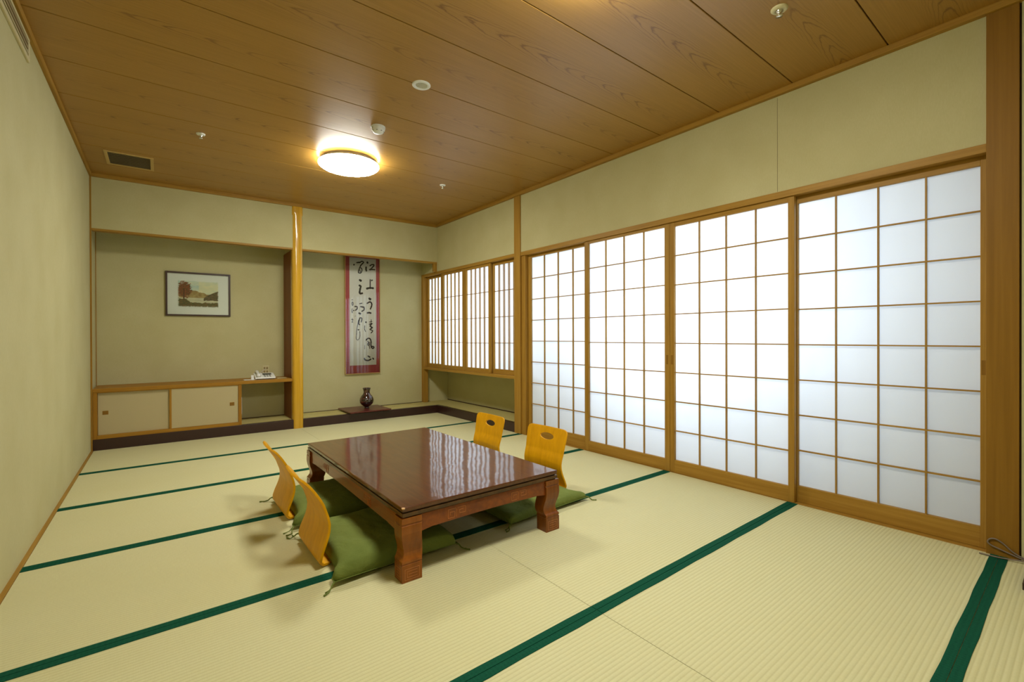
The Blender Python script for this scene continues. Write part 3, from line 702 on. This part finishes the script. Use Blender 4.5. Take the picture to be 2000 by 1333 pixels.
ca = me.color_attributes.new('Col', 'FLOAT_COLOR', 'POINT')
for i, c in enumerate(cols): ca.data[i].color = (*c, 1)
m = mat('watercolour print', rough=.8, spec=.2); t = NT(m); at = t.n('ShaderNodeVertexColor'); at.layer_name = 'Col'; t.color(at.outputs[0]); me.materials.append(m)
po = bpy.data.objects.new('painting', me); link(po, root)

# framed calligraphy
root = tag(empty('calligraphy_panel', (2.66, .44, .545)), 'tall glazed calligraphy panel with pink-red border hanging on the right alcove wall', 'calligraphy')
x0, x1, z0, z1 = 2.412, 2.885, .545, 2.14; GOLD = mat('thin gold frame', srgb(186, 150, 92), .35, metal=.3)
for nm, a in (('frame_side', (x0, x0+.008, .418, .448, z0, z1)), ('frame_side', (x1-.008, x1, .418, .448, z0, z1)), ('frame_rail', (x0+.008, x1-.008, .418, .448, z0, z0+.009)), ('frame_rail', (x0+.008, x1-.008, .418, .448, z1-.009, z1))):
    B(*a).build(nm, GOLD, root, bevel=.001)
m = mat('red brocade', srgb(176, 66, 72), .7); t = NT(m); t.color(t.mix(t.noise(t.mapped((160, 160, 160)), 1, 2), srgb(160, 56, 62), srgb(190, 84, 88)))
B(x0+.006, x1-.006, .432, .447, z0+.006, z1-.006).build('brocade_border', m, root)
B(2.474, 2.832, .4285, .432, .658, 2.062).build('calligraphy_sheet', mat('writing paper', srgb(226, 228, 214), .8), root)
B(x0+.007, x1-.007, .4195, .4205, z0+.008, z1-.008).build('glass_pane', GLASS, root)
INK = mat('black ink', srgb(30, 30, 28), .7)
ST = [(0.0091, [(2.711, 2.019), (2.717, 2.004)]), (0.0084, [(2.697, 1.952), (2.695, 1.923), (2.7, 1.898)]), (0.0055, [(2.747, 1.97), (2.773, 1.988), (2.803, 1.99), (2.794, 1.966), (2.756, 1.927)]), (0.0065, [(2.74, 1.919), (2.78, 1.925), (2.816, 1.925)]), (0.0084, [(2.531, 1.969), (2.537, 1.967)]), (0.0065, [(2.569, 1.997), (2.607, 2.005)]), (0.0052, [(2.607, 1.998), (2.636, 2.02), (2.662, 2.009), (2.63, 1.974), (2.61, 1.935), (2.594, 1.89), (2.592, 1.868)]), (0.0049, [(2.61, 1.935), (2.633, 1.93), (2.639, 1.9), (2.623, 1.867), (2.592, 1.868)]), (0.0039, [(2.613, 1.91), (2.616, 1.878)]), (0.0052, [(2.751, 1.791), (2.75, 1.68)]), (0.0058, [(2.766, 1.775), (2.782, 1.785)]), (0.0091, [(2.7, 1.665), (2.745, 1.678), (2.795, 1.677)]), (0.0104, [(2.606, 1.775), (2.629, 1.764)]), (0.0084, [(2.6, 1.703), (2.622, 1.693), (2.612, 1.647), (2.609, 1.6), (2.647, 1.603)]), (0.0104, [(2.734, 1.539), (2.756, 1.526)]), (0.0065, [(2.705, 1.471), (2.745, 1.492), (2.768, 1.477), (2.771, 1.445), (2.751, 1.397)]), (0.0078, [(2.708, 1.345), (2.734, 1.35), (2.761, 1.344)]), (0.0045, [(2.605, 1.463), (2.64, 1.472)]), (0.0065, [(2.618, 1.427), (2.666, 1.419)]), (0.0052, [(2.666, 1.416), (2.665, 1.385), (2.633, 1.364)]), (0.0052, [(2.541, 1.425), (2.57, 1.425), (2.573, 1.395), (2.55, 1.376)]), (0.0065, [(2.526, 1.375), (2.531, 1.372)]), (0.0084, [(2.595, 1.342), (2.62, 1.332)]), (0.0032, [(2.502, 1.511), (2.516, 1.51)]), (0.0029, [(2.507, 1.445), (2.504, 1.467), (2.513, 1.483), (2.521, 1.465), (2.516, 1.44), (2.507, 1.436)]), (0.0029, [(2.506, 1.383), (2.505, 1.348)]), (0.0026, [(2.5, 1.389), (2.516, 1.393)]), (0.0031, [(2.506, 1.378), (2.51, 1.341)]), (0.0038, [(2.521, 1.374), (2.529, 1.369)]), (0.0035, [(2.498, 1.255), (2.522, 1.253)]), (0.0035, [(2.5, 1.223), (2.517, 1.222)]), (0.0024, [(2.509, 1.274), (2.51, 1.223)]), (0.0049, [(2.59, 1.197), (2.601, 1.252), (2.611, 1.278), (2.634, 1.275), (2.634, 1.252), (2.626, 1.223)]), (0.0056, [(2.592, 1.199), (2.606, 1.189)]), (0.0056, [(2.582, 1.124), (2.598, 1.122)]), (0.0028, [(2.591, 1.251), (2.577, 1.177), (2.566, 1.103), (2.561, 1.042), (2.559, 1.011), (2.572, 0.991), (2.595, 1.0), (2.609, 1.042), (2.607, 1.103)]), (0.0077, [(2.685, 1.226), (2.695, 1.22)]), (0.0031, [(2.674, 1.178), (2.672, 1.13), (2.686, 1.099)]), (0.0045, [(2.734, 1.195), (2.777, 1.208), (2.743, 1.172), (2.781, 1.153), (2.743, 1.129), (2.783, 1.11), (2.758, 1.079)]), (0.0031, [(2.763, 1.261), (2.759, 1.192), (2.762, 1.13)]), (0.0035, [(2.736, 1.226), (2.775, 1.234)]), (0.0059, [(2.691, 0.985), (2.715, 1.009), (2.744, 1.005), (2.759, 0.972), (2.758, 0.917), (2.777, 0.876), (2.8, 0.888), (2.783, 0.903), (2.757, 0.895)]), (0.0035, [(2.708, 0.971), (2.733, 0.958)]), (0.0031, [(2.711, 0.925), (2.715, 0.945), (2.738, 0.951), (2.731, 0.916), (2.708, 0.924)]), (0.0035, [(2.721, 0.952), (2.733, 0.911), (2.743, 0.873)]), (0.0017, [(2.674, 0.919), (2.67, 0.87)]), (0.007, [(2.668, 0.748), (2.68, 0.726), (2.721, 0.718), (2.758, 0.735)]), (0.0063, [(2.714, 0.778), (2.744, 0.76)]), (0.0063, [(2.781, 0.748), (2.794, 0.731)]), (0.0017, [(2.556, 1.305), (2.543, 1.298)])]
ink = MB()
for k, (hw_, pts) in enumerate(ST):
    P_ = [Vector((x, z)) for x, z in pts]
    if len(P_) > 2:                       # smooth the brush path
        Q = []
        for i in range(len(P_)-1):
            a = P_[max(i-1, 0)]; b = P_[i]; c = P_[i+1]; d = P_[min(i+2, len(P_)-1)]
            for s in range(5):
                u = s/5; Q.append(.5*((2*b)+(c-a)*u+(2*a-5*b+4*c-d)*u*u+(3*b-a-3*c+d)*u**3))
        P_ = Q+[P_[-1]]
    n = len(P_); vs = []; yy = .4283-.00002*k
    P_ = [P_[0]-(P_[1]-P_[0]).normalized()*hw_*.7]+P_+[P_[-1]+(P_[-1]-P_[-2]).normalized()*hw_*.7]; n = len(P_)
    for i, p in enumerate(P_):
        hw2 = hw_*1.45; t_ = (P_[min(i+1, n-1)]-P_[max(i-1, 0)]).normalized(); nn = Vector((-t_.y, t_.x)); w_ = hw2*(.5 if i in (0, n-1) else 1)*(1-.12*math.sin(i*1.7))
        a, b = p+nn*w_, p-nn*w_; vs += [(a.x, yy, a.y), (b.x, yy, b.y)]
    ink.add(vs, [(2*i, 2*i+1, 2*i+3, 2*i+2) for i in range(n-1)])
tag(ink.build('ink_writing', INK, root), kind='stuff')

# vase on its lacquered board
bo = tag(empty('vase_board', (2.58, .17, KZ)), 'flat dark red lacquer board under the vase on the alcove ledge', 'board')
B(2.312, 2.832, -.070, .400, .113, .128).build('board_top', BOARD, bo, bevel=.003)
for xx in (2.34, 2.76): B(xx, xx+.04, -.02, .39, KZ+.0005, .113).build('foot', BOARD, bo)
vx, vy = 2.600, .165
root = tag(empty('vase', (vx, vy, .128)), 'small dark glossy round-bellied vase with flared neck on the red board', 'vase')
pr = [(.030, 0), (.034, .003), (.032, .010), (.026, .018), (.040, .028), (.066, .048), (.084, .075), (.088, .100), (.082, .128), (.066, .155), (.048, .175), (.040, .190), (.038, .205), (.042, .225), (.050, .244), (.052, .249), (.049, .250), (.044, .240), (.034, .205), (.034, .185)]
MB().lathe([(a, b*1.02) for a, b in pr], (vx, vy, .128), 48, cap=False).build('vase_body', VASE, root, smooth=True)
fl = MB()
for k, (ang, z, s) in enumerate(((-2.0, .118, .9), (-1.55, .108, 1.), (-1.2, .122, .8))):
    for q in range(5):
        a = ang+.12*math.cos(q*1.257)*s; zz = .128+z+.012*math.sin(q*1.257)*s; r = .0865
        fl.lathe([(.0, -.004), (.0045, 0), (.0, .004)], (vx+r*math.cos(a), vy+r*math.sin(a), zz), 8, cap=False)
fl.build('flower_motif', mat('silver inlay', srgb(206, 200, 184), .3, metal=.6), root, label='pale flower motif on the belly')

# grey cord left against the big pillar
xq = PX-.006; CORD = mat('grey cord', srgb(126, 112, 98), .6)
cp = [(xq-.03, -5.300, .0045), (xq-.03, -5.37, .006), (xq-.02, -5.43, .012), (xq-.02, -5.49, .012), (xq-.01, -5.54, .012), (xq-.01, -5.50, .02), (xq, -5.44, .020), (xq, -5.405, .036), (xq, -5.375, .064), (xq, -5.350, .077), (xq, -5.332, .072), (xq, -5.325, .056), (xq, -5.335, .045), (xq, -5.36, .036), (xq, -5.40, .024), (xq, -5.45, .012), (xq, -5.56, .006), (xq+.003, -5.75, .0045)]
Q = []
V = [Vector(p) for p in cp]
for i in range(len(V)-1):
    a = V[max(i-1, 0)]; b = V[i]; c = V[i+1]; d = V[min(i+2, len(V)-1)]
    for s in range(6):
        u = s/6; Q.append(.5*((2*b)+(c-a)*u+(2*a-5*b+4*c-d)*u*u+(3*b-a-3*c+d)*u**3))
tag(MB().tube(Q+[V[-1]], .0032, 8).build('cord', CORD, smooth=True), 'loop of grey cord leaning on the foot of the big right pillar', 'cord')
root = tag(empty('low_stand', (3.35, -5.62, 0)), 'dark brown low stand on the mat, only its corner showing at the right edge', 'stand')
DK = mat('dark brown wood', srgb(52, 34, 16), .4)
B(3.150, 3.43, -5.90, -5.4565, .012, .040).build('stand_top', DK, root, bevel=.002)
for a, b in ((3.19, -5.50), (3.40, -5.50), (3.19, -5.87), (3.40, -5.87)): B(a, a+.03, b, b+.03, 0.0002, .012).build('foot', DK, root)
